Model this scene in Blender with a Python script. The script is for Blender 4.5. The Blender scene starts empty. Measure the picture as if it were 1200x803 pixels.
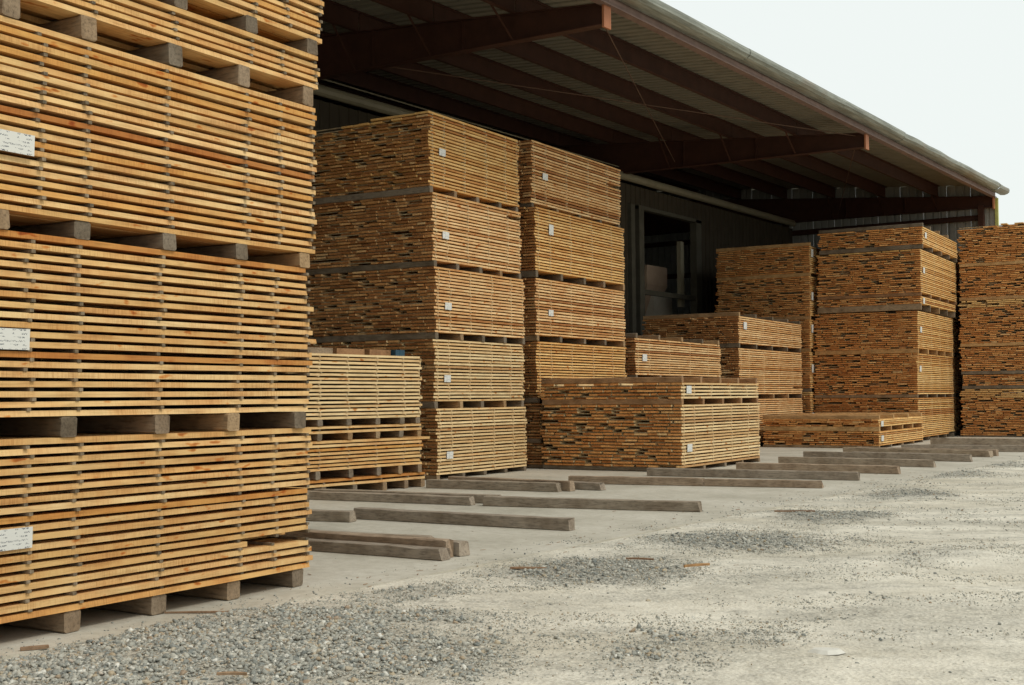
import bpy, math, random
import numpy as np
from mathutils import Vector, Matrix
from mathutils.noise import noise
random.seed(11); rnd = random.Random(5)
R = math.radians
scene = bpy.context.scene
col = scene.collection

# ------------------------------------------------------------------ camera
cd = bpy.data.cameras.new('camera'); cam = bpy.data.objects.new('camera', cd); col.objects.link(cam)
cd.sensor_width = 36; cd.lens = 36 * 1477.87 / 1200; cd.clip_end = 3000; cd.clip_start = 0.1
yaw, pitch, roll = 0.60314, 0.042679, -0.0079086
cam.matrix_world = Matrix.Translation((0, 0, 1.5)) @ Matrix.Rotation(yaw, 4, 'Z') @ Matrix.Rotation(R(90) + pitch, 4, 'X') @ Matrix.Rotation(roll, 4, 'Z')
scene.camera = cam
# ------------------------------------------------------------------ light: a bright, thinly overcast day
SUN_EL, SUN_AZ = R(52), R(87)         # azimuth measured from +Y towards +X
w = bpy.data.worlds.new('World'); scene.world = w; w.use_nodes = True
nt = w.node_tree; nt.nodes.clear()
out = nt.nodes.new('ShaderNodeOutputWorld'); bg = nt.nodes.new('ShaderNodeBackground')
sky = nt.nodes.new('ShaderNodeTexSky'); sky.sky_type = 'NISHITA'; sky.sun_disc = False
sky.sun_elevation = SUN_EL; sky.sun_rotation = SUN_AZ; sky.dust_density = 5; sky.air_density = 1.0
mx = nt.nodes.new('ShaderNodeMixRGB'); mx.inputs[0].default_value = 0.9
mx.inputs[2].default_value = (8.25, 8.7, 8.4, 1)            # the cloud veil
nt.links.new(sky.outputs[0], mx.inputs[1]); nt.links.new(mx.outputs[0], bg.inputs[0])
bg.inputs[1].default_value = 0.115; nt.links.new(bg.outputs[0], out.inputs[0])
sl = bpy.data.lights.new('sun', 'SUN'); sl.energy = 1.5; sl.angle = R(14); sl.color = (1, .95, .86)
so = bpy.data.objects.new('sun', sl); col.objects.link(so)
sd = Vector((math.cos(SUN_EL) * math.sin(SUN_AZ), math.cos(SUN_EL) * math.cos(SUN_AZ), math.sin(SUN_EL)))
so.rotation_euler = (-sd).to_track_quat('-Z', 'Y').to_euler()
vs = scene.view_settings; vs.view_transform = 'Standard'; vs.look = 'None'; vs.exposure = 0.0; vs.gamma = 1.0

# ------------------------------------------------------------------ helpers
def link(o, parent=None):
    col.objects.link(o)
    if parent: o.parent = parent
    return o
def mesh(name, verts, faces, mats, mi=None, smooth=False):
    me = bpy.data.meshes.new(name); me.from_pydata([tuple(v) for v in verts], [], faces)
    for m in (mats if isinstance(mats, (list, tuple)) else [mats]): me.materials.append(m)
    if mi is not None: me.polygons.foreach_set('material_index', mi)
    if smooth: me.polygons.foreach_set('use_smooth', [True] * len(me.polygons))
    me.update(); return me
def obj(name, me, parent=None, loc=(0, 0, 0), rz=0, kind=None):
    o = bpy.data.objects.new(name, me); link(o, parent); o.location = loc; o.rotation_euler = (0, 0, rz)
    if kind: o['kind'] = kind
    return o
def tag(o, label, cat, group=None):
    o['label'] = label; o['category'] = cat
    if group: o['group'] = group
    return o
def empty(name, loc, rz=0):
    o = bpy.data.objects.new(name, None); col.objects.link(o); o.empty_display_size = .2
    o.location = loc; o.rotation_euler = (0, 0, rz); return o
BF = [(0, 3, 2, 1), (4, 5, 6, 7), (0, 1, 5, 4), (1, 2, 6, 5), (2, 3, 7, 6), (3, 0, 4, 7)]
class MB:
    def __init__(s): s.v = []; s.f = []; s.m = []
    def box(s, x0, y0, z0, x1, y1, z1, m=0):
        b = len(s.v)
        s.v += [(x0, y0, z0), (x1, y0, z0), (x1, y1, z0), (x0, y1, z0), (x0, y0, z1), (x1, y0, z1), (x1, y1, z1), (x0, y1, z1)]
        s.f += [tuple(b + i for i in q) for q in BF]; s.m += [m] * 6; return s
    def sweep(s, prof, p0, p1, up=(0, 0, 1), m=0, caps=True):
        """closed 2-D profile (side, up) swept from p0 to p1"""
        d = (Vector(p1) - Vector(p0)).normalized(); u = Vector(up); sd_ = d.cross(u).normalized(); u = sd_.cross(d).normalized()
        n = len(prof); b = len(s.v)
        for p in (p0, p1):
            for a, c in prof: s.v.append(tuple(Vector(p) + sd_ * a + u * c))
        for i in range(n):
            j = (i + 1) % n; s.f.append((b + i, b + j, b + n + j, b + n + i)); s.m.append(m)
        if caps:
            s.f.append(tuple(b + i for i in reversed(range(n)))); s.f.append(tuple(b + n + i for i in range(n))); s.m += [m, m]
        return s
    def tube(s, p0, p1, r, n=8, m=0):
        return s.sweep([(r * math.cos(2 * math.pi * i / n), r * math.sin(2 * math.pi * i / n)) for i in range(n)], p0, p1, (0, 0, 1) if abs((Vector(p1) - Vector(p0)).normalized().z) < .95 else (1, 0, 0), m)
    def build(s, name, mats, parent=None, loc=(0, 0, 0), rz=0, kind=None, smooth=False):
        return obj(name, mesh(name, s.v, s.f, mats, s.m, smooth), parent, loc, rz, kind)

# ------------------------------------------------------------------ materials
class N:
    def __init__(s, name, rough=.8):
        s.m = bpy.data.materials.new(name); s.m.use_nodes = True; s.t = s.m.node_tree
        s.b = s.t.nodes['Principled BSDF']; s.b.inputs['Roughness'].default_value = rough
        s.b.inputs['Specular IOR Level'].default_value = .25
    def n(s, typ, **k):
        x = s.t.nodes.new('ShaderNode' + typ)
        for a, v in k.items():
            if a.startswith('i_'):
                key = a[2:]; x.inputs[int(key) if key.isdigit() else key].default_value = v
            else: setattr(x, a, v)
        return x
    def l(s, a, b): s.t.links.new(a, b)
    def coord(s, scale=(1, 1, 1), which='Object', rand=False):
        tc = s.n('TexCoord'); mp = s.n('Mapping'); mp.inputs['Scale'].default_value = scale
        s.l(tc.outputs[which], mp.inputs[0])
        if rand:
            oi = s.n('ObjectInfo'); mu = s.n('Math', operation='MULTIPLY', i_1=37.0); s.l(oi.outputs['Random'], mu.inputs[0])
            s.l(mu.outputs[0], mp.inputs['Location'])
        return mp.outputs[0]
    def noise(s, vec, scale, det=3, rough=.55, dist=0):
        x = s.n('TexNoise'); x.inputs['Scale'].default_value = scale; x.inputs['Detail'].default_value = det
        x.inputs['Roughness'].default_value = rough; x.inputs['Distortion'].default_value = dist; s.l(vec, x.inputs['Vector']); return x.outputs['Fac']
    def ramp(s, fac, stops, interp='LINEAR'):
        r = s.n('ValToRGB'); r.color_ramp.interpolation = interp; e = r.color_ramp.elements
        while len(e) < len(stops): e.new(.5)
        for q, (p, c) in zip(e, stops): q.position = p; q.color = (*c, 1) if not isinstance(c, (int, float)) else (c, c, c, 1)
        s.l(fac, r.inputs[0]); return r.outputs[0]
    def mix(s, fac, a, b, mode='MIX'):
        x = s.n('MixRGB', blend_type=mode)
        for k, v in ((0, fac), (1, a), (2, b)):
            if isinstance(v, (int, float)): x.inputs[k].default_value = v
            elif isinstance(v, tuple): x.inputs[k].default_value = (*v, 1)
            else: s.l(v, x.inputs[k])
        return x.outputs[0]
    def bump(s, h, strength=.3, dist=.01):
        b = s.n('Bump'); b.inputs['Strength'].default_value = strength; b.inputs['Distance'].default_value = dist
        s.l(h, b.inputs['Height']); s.l(b.outputs[0], s.b.inputs['Normal'])
    def color(s, c): s.l(c, s.b.inputs['Base Color'])

def wood_side(name, stops, saw=.25, blotch=.5):
    """sawn face / edge of a board: own colour per board, long grain, saw marks"""
    m = N(name, .78); oi = m.n('ObjectInfo')
    base = m.ramp(oi.outputs['Random'], stops)
    v = m.coord((14, 1.2, 14), rand=True)
    g = m.noise(v, 3.0, 5, .6, .4)
    c = m.mix(1.0, base, m.ramp(g, [(.25, (.70, .66, .60)), (.5, (1, 1, 1)), (.8, (1.12, 1.12, 1.1))]), 'MULTIPLY')
    v2 = m.coord((1, 1, 1), rand=True)
    bl = m.noise(v2, 2.2, 3, .6)
    c = m.mix(1.0, c, m.ramp(bl, [(.38, (1, 1, 1)), (.62, (1 - .18 * blotch, 1 - .36 * blotch, 1 - .5 * blotch)), (.78, (1 - .4 * blotch, 1 - .62 * blotch, 1 - .75 * blotch))]), 'MULTIPLY')
    v3 = m.coord((6, 95, 6), rand=True); sw = m.noise(v3, 1.0, 3, .6, .6)
    ms_ = m.ramp(m.noise(v2, 1.1, 2), [(.4, .15), (.6, 1.0)])
    sf = m.n('Math', operation='MULTIPLY', i_1=saw); m.l(ms_, sf.inputs[0])
    c = m.mix(sf.outputs[0], c, m.ramp(sw, [(.36, (.62, .50, .38)), (.56, (1.08, 1.08, 1.08))]), 'MULTIPLY')
    v4 = m.coord((5, 1.6, 5), rand=True); kn = m.noise(v4, 3.3, 2, .5)
    c = m.mix(1.0, c, m.ramp(kn, [(.66, (1, 1, 1)), (.71, (.80, .52, .30)), (.76, (.55, .30, .16))]), 'MULTIPLY')
    m.color(c); m.bump(g, .35, .004); return m.m
def wood_end(name, stops):
    m = N(name, .85); oi = m.n('ObjectInfo'); base = m.ramp(oi.outputs['Random'], stops)
    v = m.coord((1, 1, 1), rand=True); g = m.noise(v, 22, 4, .65)
    c = m.mix(1.0, base, m.ramp(g, [(.3, (.62, .55, .5)), (.55, (1, 1, 1)), (.8, (1.25, 1.2, 1.1))]), 'MULTIPLY')
    m.color(c); m.bump(g, .4, .004); return m.m
W_GOLD = wood_side('sawn_wood_golden', [(0, (.64, .405, .16)), (.25, (.71, .485, .225)), (.5, (.60, .37, .14)), (.7, (.75, .53, .26)), (.9, (.60, .325, .09)), (.96, (.52, .25, .07)), (1, (.42, .18, .05))], .5, .75)
W_PALE = wood_side('sawn_wood_pale', [(0, (.70, .46, .22)), (.3, (.78, .55, .29)), (.55, (.63, .37, .15)), (.8, (.75, .50, .245)), (.93, (.47, .23, .075)), (1, (.34, .15, .05))], .3, .75)
W_CREAM = wood_side('sawn_wood_cream', [(0, (.70, .52, .27)), (.5, (.76, .58, .32)), (.85, (.64, .43, .20)), (1, (.50, .30, .13))], .2, .3)
W_TAN = wood_side('sawn_wood_tan', [(0, (.70, .44, .16)), (.4, (.78, .52, .22)), (.8, (.62, .35, .115)), (1, (.45, .20, .06))], .3, .6)
E_BROWN = wood_end('end_grain_brown', [(0, (.33, .14, .046)), (.3, (.46, .215, .075)), (.55, (.25, .098, .030)), (.8, (.54, .275, .10)), (.96, (.64, .37, .155)), (1, (.70, .47, .23))])
E_ORANGE = wood_end('end_grain_orange', [(0, (.56, .23, .066)), (.3, (.68, .31, .10)), (.55, (.44, .165, .045)), (.8, (.73, .36, .12)), (.96, (.80, .44, .17)), (1, (.82, .54, .25))])
def weathered(name, stops, grain=1.0):
    m = N(name, .88); oi = m.n('ObjectInfo'); base = m.ramp(oi.outputs['Random'], stops)
    v = m.coord((3, 20, 20), rand=True); g = m.noise(v, 2.5, 5, .65, .3)
    c = m.mix(1.0, base, m.ramp(g, [(.28, (.5, .48, .46)), (.5, (1, 1, 1)), (.75, (1.25, 1.22, 1.18))]), 'MULTIPLY')
    v2 = m.coord((1, 1, 1), rand=True); s2 = m.noise(v2, 3.5, 4, .6)
    c = m.mix(1.0, c, m.ramp(s2, [(.35, (.72, .68, .64)), (.6, (1.05, 1.05, 1.05))]), 'MULTIPLY')
    m.color(c); m.bump(g, .6, .006); return m.m
M_BEAR = weathered('weathered_bearer_wood', [(0, (.18, .14, .098)), (.3, (.145, .115, .08)), (.55, (.21, .17, .125)), (.75, (.33, .21, .105)), (.9, (.20, .17, .135)), (1, (.42, .27, .13))])
M_TIMB = weathered('weathered_grey_timber', [(0, (.27, .225, .17)), (.4, (.33, .275, .21)), (.7, (.28, .235, .185)), (1, (.38, .30, .21))])
M_TIMBB = weathered('newer_brown_timber', [(0, (.31, .235, .165)), (1, (.36, .275, .195))])
M_BTAN = weathered('tan_bearer_wood', [(0, (.44, .26, .11)), (.5, (.52, .33, .15)), (1, (.38, .22, .10))])
M_BBRN = weathered('brown_bearer_wood', [(0, (.27, .15, .075)), (1, (.34, .20, .10))])
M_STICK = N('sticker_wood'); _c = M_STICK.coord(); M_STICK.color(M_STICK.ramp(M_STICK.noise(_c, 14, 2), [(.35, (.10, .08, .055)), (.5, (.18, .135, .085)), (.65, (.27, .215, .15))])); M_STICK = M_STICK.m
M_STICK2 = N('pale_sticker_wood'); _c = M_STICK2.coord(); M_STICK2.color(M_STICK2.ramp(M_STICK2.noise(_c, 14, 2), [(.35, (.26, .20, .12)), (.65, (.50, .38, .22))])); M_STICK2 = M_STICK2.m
def paper():
    m = N('printed_paper', .6); v = m.coord((1, 1, 1))
    # rows of small print, too small to read in the photograph
    def nn(sc, det=0):
        mp = m.n('Mapping'); mp.inputs['Scale'].default_value = sc; m.l(v, mp.inputs[0]); return m.noise(mp.outputs[0], 1, det)
    ink = m.ramp(nn((1, 170, 110), 1), [(.50, 0.0), (.54, 1.0)])
    blk = m.ramp(nn((1, 19, 33)), [(.50, 0.0), (.55, 1.0)])
    sx = m.n('SeparateXYZ'); m.l(v, sx.inputs[0]); mu = m.n('Math', operation='MULTIPLY', i_1=2 * math.pi / .0235); m.l(sx.outputs['Z'], mu.inputs[0])
    sn = m.n('Math', operation='SINE'); m.l(mu.outputs[0], sn.inputs[0]); row = m.ramp(sn.outputs[0], [(.1, 0.0), (.25, 1.0)])
    f = m.mix(1.0, m.mix(1.0, ink, blk, 'MULTIPLY'), row, 'MULTIPLY')
    m.color(m.mix(f, (.66, .66, .62), (.10, .11, .13))); return m.m
M_PAPER = paper()
def steel(name, c0, c1, rough=.6, sc=3):
    m = N(name, rough); v = m.coord(); g = m.noise(v, sc, 5, .65)
    m.color(m.ramp(g, [(.3, c0), (.7, c1)])); m.bump(g, .15, .003); return m.m
M_RED = steel('red_oxide_steel', (.045, .019, .012), (.070, .029, .019))
M_TIP = steel('orange_primer_steel', (.30, .115, .052), (.38, .155, .075))
M_EAVE = steel('faded_pink_oxide_steel', (.15, .098, .082), (.22, .15, .125))
def gutter_mat():
    m = N('weathered_gutter_metal', .55); v = m.coord((6, .35, 6)); g = m.noise(v, 2.2, 6, .7)
    v2 = m.coord((1, 1, 1)); h = m.noise(v2, .45, 3, .6)
    c = m.ramp(g, [(.3, (.12, .125, .10)), (.5, (.23, .24, .205)), (.72, (.38, .40, .35))])
    c = m.mix(m.ramp(h, [(.55, 0.0), (.7, .55)]), c, (.19, .13, .08)); m.color(c); m.b.inputs['Metallic'].default_value = .15; m.bump(g, .3, .01); return m.m
M_GUT = gutter_mat()
M_ROOF = steel('galvanised_roof_sheet', (.17, .16, .125), (.25, .235, .185), .5, 1.3)
M_CLAD = steel('grey_wall_sheet', (.24, .245, .225), (.34, .345, .32), .55, 1.1)
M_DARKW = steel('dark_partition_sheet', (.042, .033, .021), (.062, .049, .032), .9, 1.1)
M_RAIL = steel('dull_cream_pipe', (.22, .195, .13), (.28, .25, .175), .5, 2)
M_POST = steel('dull_grey_post', (.062, .056, .040), (.095, .087, .064), .85, 2)
M_MACH = steel('dusty_machine_paint', (.42, .38, .31), (.58, .53, .44), .7, 1.5)
M_MACH2 = steel('dusty_brown_machine_paint', (.34, .24, .17), (.45, .33, .24), .7, 1.5)
M_TRIM = steel('yellow_green_trim', (.42, .44, .12), (.52, .54, .20), .5, 2)
M_TARP = steel('blue_plastic', (.015, .045, .075), (.02, .07, .11), .4, 6)
M_ROD = steel('thin_steel_rod', (.10, .055, .035), (.14, .08, .05), .6, 5)

def slab_mat():
    m = N('pale_dusty_concrete', .9); v = m.coord()
    a = m.noise(v, .9, 6, .6); b = m.noise(v, 9, 6, .7); c3 = m.noise(v, 60, 3, .6)
    c = m.ramp(a, [(.3, (.37, .345, .28)), (.5, (.46, .43, .355)), (.7, (.53, .50, .425))])
    c = m.mix(1.0, c, m.ramp(b, [(.3, (.82, .8, .78)), (.55, (1, 1, 1)), (.8, (1.08, 1.08, 1.08))]), 'MULTIPLY')
    c = m.mix(1.0, c, m.ramp(c3, [(.28, (.7, .68, .66)), (.42, (1, 1, 1))]), 'MULTIPLY')
    m.color(c); m.bump(b, .15, .01); return m.m
def yard_mat():
    m = N('gravelly_yard_dirt', .95); v = m.coord()
    at = m.n('Attribute', attribute_name='gravel', attribute_type='GEOMETRY')
    a = m.noise(v, 1.1, 7, .62); b = m.noise(v, 7, 6, .7); f = m.noise(v, 45, 4, .75)
    dirt = m.ramp(a, [(.3, (.49, .455, .375)), (.5, (.61, .57, .48)), (.7, (.70, .66, .565))])
    vo = m.n('TexVoronoi', feature='F1'); vo.inputs['Scale'].default_value = 38; m.l(v, vo.inputs['Vector'])
    pebc = m.ramp(vo.outputs['Color'], [(.1, (.29, .275, .235)), (.45, (.42, .40, .34)), (.7, (.51, .485, .41)), (.95, (.62, .585, .50))])
    pebc = m.mix(1.0, pebc, m.ramp(vo.outputs['Distance'], [(.3, (1, 1, 1)), (.65, (.5, .5, .5))]), 'MULTIPLY')
    mpb = m.n('Mapping'); mpb.inputs['Rotation'].default_value = (0, 0, -R(34.6)); mpb.inputs['Scale'].default_value = (.42, 1.5, 1); m.l(v, mpb.inputs[0])
    # rotate first, then stretch: broken bands of grit across the drive
    mpb.vector_type = 'TEXTURE'; mpb.inputs['Rotation'].default_value = (0, 0, R(34.6)); mpb.inputs['Scale'].default_value = (2.6, .75, 1)
    bands = m.noise(mpb.outputs[0], 1.0, 5, .62)
    sp = m.ramp(m.mix(.42, bands, b), [(.455, 0.0), (.62, .75)])
    fac = m.n('Math', operation='MAXIMUM'); m.l(sp, fac.inputs[0]); 
    gm = m.n('Math', operation='MULTIPLY_ADD', i_1=1.7, i_2=-.35); m.l(at.outputs['Fac'], gm.inputs[0])
    gn = m.n('Math', operation='ADD'); m.l(gm.outputs[0], gn.inputs[0]); 
    nn = m.n('Math', operation='MULTIPLY_ADD', i_1=1.2, i_2=-.5); m.l(b, nn.inputs[0]); m.l(nn.outputs[0], gn.inputs[1])
    cl = m.n('Clamp'); m.l(gn.outputs[0], cl.inputs[0]); m.l(cl.outputs[0], fac.inputs[1])
    c = m.mix(fac.outputs[0], dirt, pebc)
    c = m.mix(1.0, c, m.ramp(f, [(.27, (.55, .53, .5)), (.42, (1, 1, 1)), (.75, (1.08, 1.08, 1.06))]), 'MULTIPLY')
    tr = m.noise(mpb.outputs[0], .55, 3, .6); c = m.mix(1.0, c, m.ramp(tr, [(.34, (.88, .86, .82)), (.5, (1, 1, 1))]), 'MULTIPLY')
    lum = m.noise(v, 16, 5, .8); c = m.mix(1.0, c, m.ramp(lum, [(.34, (.80, .78, .74)), (.46, (1, 1, 1)), (.66, (1.06, 1.06, 1.05))]), 'MULTIPLY')
    m.color(c)
    hh = m.mix(.5, f, vo.outputs['Distance']); m.bump(hh, .8, .02); return m.m
M_SLAB = slab_mat(); M_YARD = yard_mat()
def stone_mat():
    m = N('crushed_stone', .9); v = m.coord()
    at = m.n('Attribute', attribute_name='tone', attribute_type='GEOMETRY')
    c = m.ramp(at.outputs['Fac'], [(0, (.13, .14, .135)), (.2, (.21, .22, .205)), (.4, (.29, .29, .26)), (.6, (.37, .365, .32)), (.78, (.47, .455, .40)), (.9, (.40, .33, .23)), (.96, (.32, .24, .17)), (1, (.62, .605, .55))])
    g = m.noise(v, 70, 4, .7); c = m.mix(1.0, c, m.ramp(g, [(.3, (.72, .72, .70)), (.6, (1.08, 1.08, 1.06))]), 'MULTIPLY')
    m.color(c); m.bump(g, .4, .004); return m.m
M_STONE = stone_mat()
M_CHIP = wood_side('splinter_wood', [(0, (.27, .18, .11)), (.5, (.21, .13, .08)), (1, (.34, .25, .16))])

# ------------------------------------------------------------------ setting
EDGE = -6.70                                      # the slab's outer edge runs along Y here
PATCH = [(-6.00, 4.38, .68, .43, -.41, .30, 1.), (-5.61, 5.41, .86, .54, -.71, .68, 1.), (-4.75, 5.85, .62, .40, -.55, .66, .62), (-6.00, 6.42, .79, .50, -.41, .44, .75),
         (-5.56, 9.32, .62, .38, -.42, .70, .9), (-6.12, 7.39, .49, .30, -.26, .31, .55), (-5.46, 11.87, .66, .40, -.35, .75, .9), (-5.63, 14.96, .65, .38, -.30, .75, .8),
         (-5.82, 18.80, .60, .33, -.30, .90, .8), (-6.66, 23.83, .75, .40, -.32, 1.1, .7), (-3.26, 6.72, .62, .39, -.37, .76, .42), (-2.55, 8.46, .65, .41, -.28, .94, .38),
         (-3.51, 11.95, .40, .24, -.18, .63, .45), (-7.0, 20.56, .73, .39, -.26, .77, .4), (-6.6, 27.19, .61, .30, -.24, .96, .6), (-6.6, 30.6, .6, .3, -.24, .9, .5)]
def gravel_at(x, y):
    """0..1 how much loose gravel lies at (x, y); numpy arrays"""
    g = np.zeros_like(x)
    for cx, cy, ux, uy, vx, vy, s in PATCH:
        det = ux * vy - uy * vx; dx, dy = x - cx, y - cy
        a = (dx * vy - dy * vx) / det; b = (-dx * uy + dy * ux) / det
        g = np.maximum(g, s * np.clip(1.5 - 1.0 * np.hypot(a, b), 0, 1) ** .8)
    return g
def nz(x, y, s, seed=0.):
    return np.array([noise((a * s + seed, b * s - seed, seed)) for a, b in zip(x.ravel(), y.ravel())]).reshape(x.shape)
# far ground to the horizon, then the finely modelled yard, then the slab
def sheet(name, x0, y0, x1, y1, z, m):
    return obj(name, mesh(name, [(x0, y0, z), (x1, y0, z), (x1, y1, z), (x0, y1, z)], [(0, 1, 2, 3)], m), kind='structure')
sheet('ground', -900, -900, 900, 900, -.06, M_YARD)
xs = np.concatenate([np.arange(-7.5, -1.0, .055), np.arange(-1.0, 14, .4)])
ys = np.concatenate([np.arange(1.0, 14, .055), np.arange(14, 34, .14), np.arange(34, 80, .6)])
X, Y = np.meshgrid(xs, ys)
base = nz(X, Y, .8, 3.1); med = nz(X, Y, 3.1, 7.7); fine = nz(X, Y, 11., 1.3)
G = gravel_at(X + .30 * nz(X, Y, 1.7, 2.2) + .10 * nz(X, Y, 6., 4.), Y + .30 * nz(X, Y, 1.5, 8.8) + .10 * nz(X, Y, 6.5, 6.))
edge = np.clip((EDGE + .02 + .10 * med + .06 * base - X) / .30, 0, 1)        # 1 = well onto the slab: the dirt sinks under it
Z = -.006 + .026 * base + .009 * med + .004 * fine + G * (.028 + .02 * fine) - edge * .06
Z = np.minimum(Z, np.where(Y > 34, -.004, 1))
ny, nx = X.shape
V = np.stack([X, Y, Z], -1).reshape(-1, 3)
I = np.arange(ny * nx).reshape(ny, nx)
F = np.stack([I[:-1, :-1], I[:-1, 1:], I[1:, 1:], I[1:, :-1]], -1).reshape(-1, 4)
me = bpy.data.meshes.new('yard'); me.vertices.add(len(V)); me.vertices.foreach_set('co', V.ravel().astype(np.float32))
me.loops.add(F.size); me.loops.foreach_set('vertex_index', F.ravel().astype(np.int32)); me.polygons.add(len(F))
me.polygons.foreach_set('loop_start', np.arange(0, F.size, 4, dtype=np.int32)); me.update(calc_edges=True)
me.polygons.foreach_set('use_smooth', np.ones(len(F), dtype=bool))
ga = me.attributes.new('gravel', 'FLOAT', 'POINT'); ga.data.foreach_set('value', G.ravel().astype(np.float32))
me.materials.append(M_YARD); me.validate(); obj('yard', me, kind='structure')
mb = MB(); mb.box(-45, -26, -.3, EDGE, 60, 0)
mb.build('concrete_slab', M_SLAB, kind='structure')

# loose stones: crushed gravel, one mass
def stones(name, pts, sizes, tones, small=False):
    ico_v = np.array([(0, 0, -1), (.72, -.53, -.45), (-.28, -.85, -.45), (-.89, 0, -.45), (-.28, .85, -.45), (.72, .53, -.45), (.28, -.85, .45), (-.72, -.53, .45), (-.72, .53, .45), (.28, .85, .45), (.89, 0, .45), (0, 0, 1)])
    ico_f = np.array([(0, 1, 2), (1, 0, 5), (0, 2, 3), (0, 3, 4), (0, 4, 5), (1, 5, 10), (2, 1, 6), (3, 2, 7), (4, 3, 8), (5, 4, 9), (1, 10, 6), (2, 6, 7), (3, 7, 8), (4, 8, 9), (5, 9, 10), (6, 10, 11), (7, 6, 11), (8, 7, 11), (9, 8, 11), (10, 9, 11)])
    if small:
        ico_v = np.array([(1, 0, 0), (0, 1, 0), (-1, 0, 0), (0, -1, 0), (0, 0, 1), (0, 0, -1)], float) * 1.15
        ico_f = np.array([(0, 1, 4), (1, 2, 4), (2, 3, 4), (3, 0, 4), (1, 0, 5), (2, 1, 5), (3, 2, 5), (0, 3, 5)])
    else:                                             # crushed stone: skewed blocks with a broken ridge
        ico_v = np.array([(-.9, -.7, -.8), (.9, -.7, -.8), (.9, .7, -.8), (-.9, .7, -.8), (-.8, -.6, .35), (.75, -.65, .3), (.7, .6, .4), (-.75, .65, .3), (-.35, 0, .95), (.4, .05, .85)])
        ico_f = np.array([(0, 2, 1), (0, 3, 2), (0, 1, 5), (0, 5, 4), (1, 2, 6), (1, 6, 5), (2, 3, 7), (2, 7, 6), (3, 0, 4), (3, 4, 7), (4, 5, 9), (4, 9, 8), (5, 6, 9), (6, 7, 8), (6, 8, 9), (7, 4, 8)])
    q = len(ico_v)
    n = len(pts); rg = np.random.RandomState(len(pts))
    v = ico_v[None] * (1 + rg.uniform(-.34, .34, (n, q, 1))) + rg.uniform(-.14, .14, (n, q, 3))
    v = v * np.stack([rg.uniform(.7, 1.25, n), rg.uniform(.6, 1.05, n), rg.uniform(.38, .75, n)], -1)[:, None]
    a = rg.uniform(0, 6.28, n); t = rg.uniform(-.9, .9, n)
    ca, sa, ct, st = np.cos(a), np.sin(a), np.cos(t), np.sin(t)
    x, y, z = v[..., 0], v[..., 1], v[..., 2]
    x, z = x * ct[:, None] + z * st[:, None], -x * st[:, None] + z * ct[:, None]
    x, y = x * ca[:, None] - y * sa[:, None], x * sa[:, None] + y * ca[:, None]
    v = np.stack([x, y, z], -1) * sizes[:, None, None] + pts[:, None]
    f = (ico_f[None] + (np.arange(n) * q)[:, None, None]).reshape(-1, 3)
    me = bpy.data.meshes.new(name); me.vertices.add(n * q); me.vertices.foreach_set('co', v.ravel().astype(np.float32))
    me.loops.add(f.size); me.loops.foreach_set('vertex_index', f.ravel().astype(np.int32)); me.polygons.add(len(f))
    me.polygons.foreach_set('loop_start', np.arange(0, f.size, 3, dtype=np.int32)); me.update(calc_edges=True)
    at = me.attributes.new('tone', 'FLOAT', 'POINT'); at.data.foreach_set('value', np.repeat(tones, q).astype(np.float32))
    me.materials.append(M_STONE); me.validate(); return obj(name, me, kind='stuff')
def zyard(x, y):
    ix = np.clip(np.searchsorted(xs, x) - 1, 0, nx - 1); iy = np.clip(np.searchsorted(ys, y) - 1, 0, ny - 1)
    return np.maximum(Z[iy, ix], np.where(x < EDGE, 0, -1))
rg = np.random.RandomState(4)
P_, S_, T_ = [], [], []
def scatter(n, x0, x1, y0, y1, smin, smax, dens, tone_shift=0., power=2.2, lift=.25):
    x = rg.uniform(x0, x1, n); y = rg.uniform(y0, y1, n)
    k = rg.uniform(0, 1, n) < dens(x, y); x, y = x[k], y[k]
    s = smin + (smax - smin) * rg.uniform(0, 1, len(x)) ** power
    z = zyard(x, y) + s * lift * rg.uniform(.2, 1.6, len(x))
    P_.append(np.stack([x, y, z], -1)); S_.append(s); T_.append(np.clip(rg.beta(1.6, 1.9, len(x)) + tone_shift, 0, 1))
def warped(x, y, amp=.30):
    return gravel_at(x + amp * nz(x, y, 1.7, 2.2) + .10 * nz(x, y, 6., 4.), y + amp * nz(x, y, 1.5, 8.8) + .10 * nz(x, y, 6.5, 6.))
def onyard(x, y): return np.clip((x - EDGE + .03 + .10 * nz(x, y, 2.3, 5.5)) / .10, .0, 1)
def coarse(x, y): return np.clip(warped(x, y) * 1.9 - .85 + .9 * nz(x, y, 3.2, 1.1), 0, 1) * onyard(x, y)
def grit(x, y): return np.clip(warped(x, y, .5) * 1.25 - .12 + .5 * nz(x, y, 2.0, 9.), 0, 1) * onyard(x, y)
scatter(52000, -6.85, -3.3, 3.4, 8.4, .0105, .023, coarse, .12, 2.4)
scatter(75000, -6.85, -3.0, 3.4, 8.4, .004, .0105, grit, .12)
scatter(30000, -7.0, -3.6, 8.4, 18, .0105, .024, lambda x, y: coarse(x, y) * .55, .02, 2.4)
scatter(95000, -7.2, -3.0, 8.4, 18, .005, .0105, grit, .16)
scatter(16000, -8, -4, 18, 34, .011, .024, lambda x, y: coarse(x, y) * .6, .04)
scatter(14000, -8, -4, 18, 34, .009, .016, grit, .05)
def bands(x, y):
    u = .823 * x + .567 * y; t = -.567 * x + .823 * y
    return np.clip(2.2 * (nz(u, t * 3.2, .42, 3.3) + .5 * nz(x, y, 2.6, 1.9)) + .05, .015, 1)
scatter(90000, -6.8, 1.0, 3.5, 14, .0035, .010, lambda x, y: bands(x, y) * (x - .05 * y > -6.9), .26, 2.2)
scatter(30000, -6.8, 1.0, 14, 30, .006, .014, lambda x, y: bands(x, y), .24, 2.2)
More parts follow.
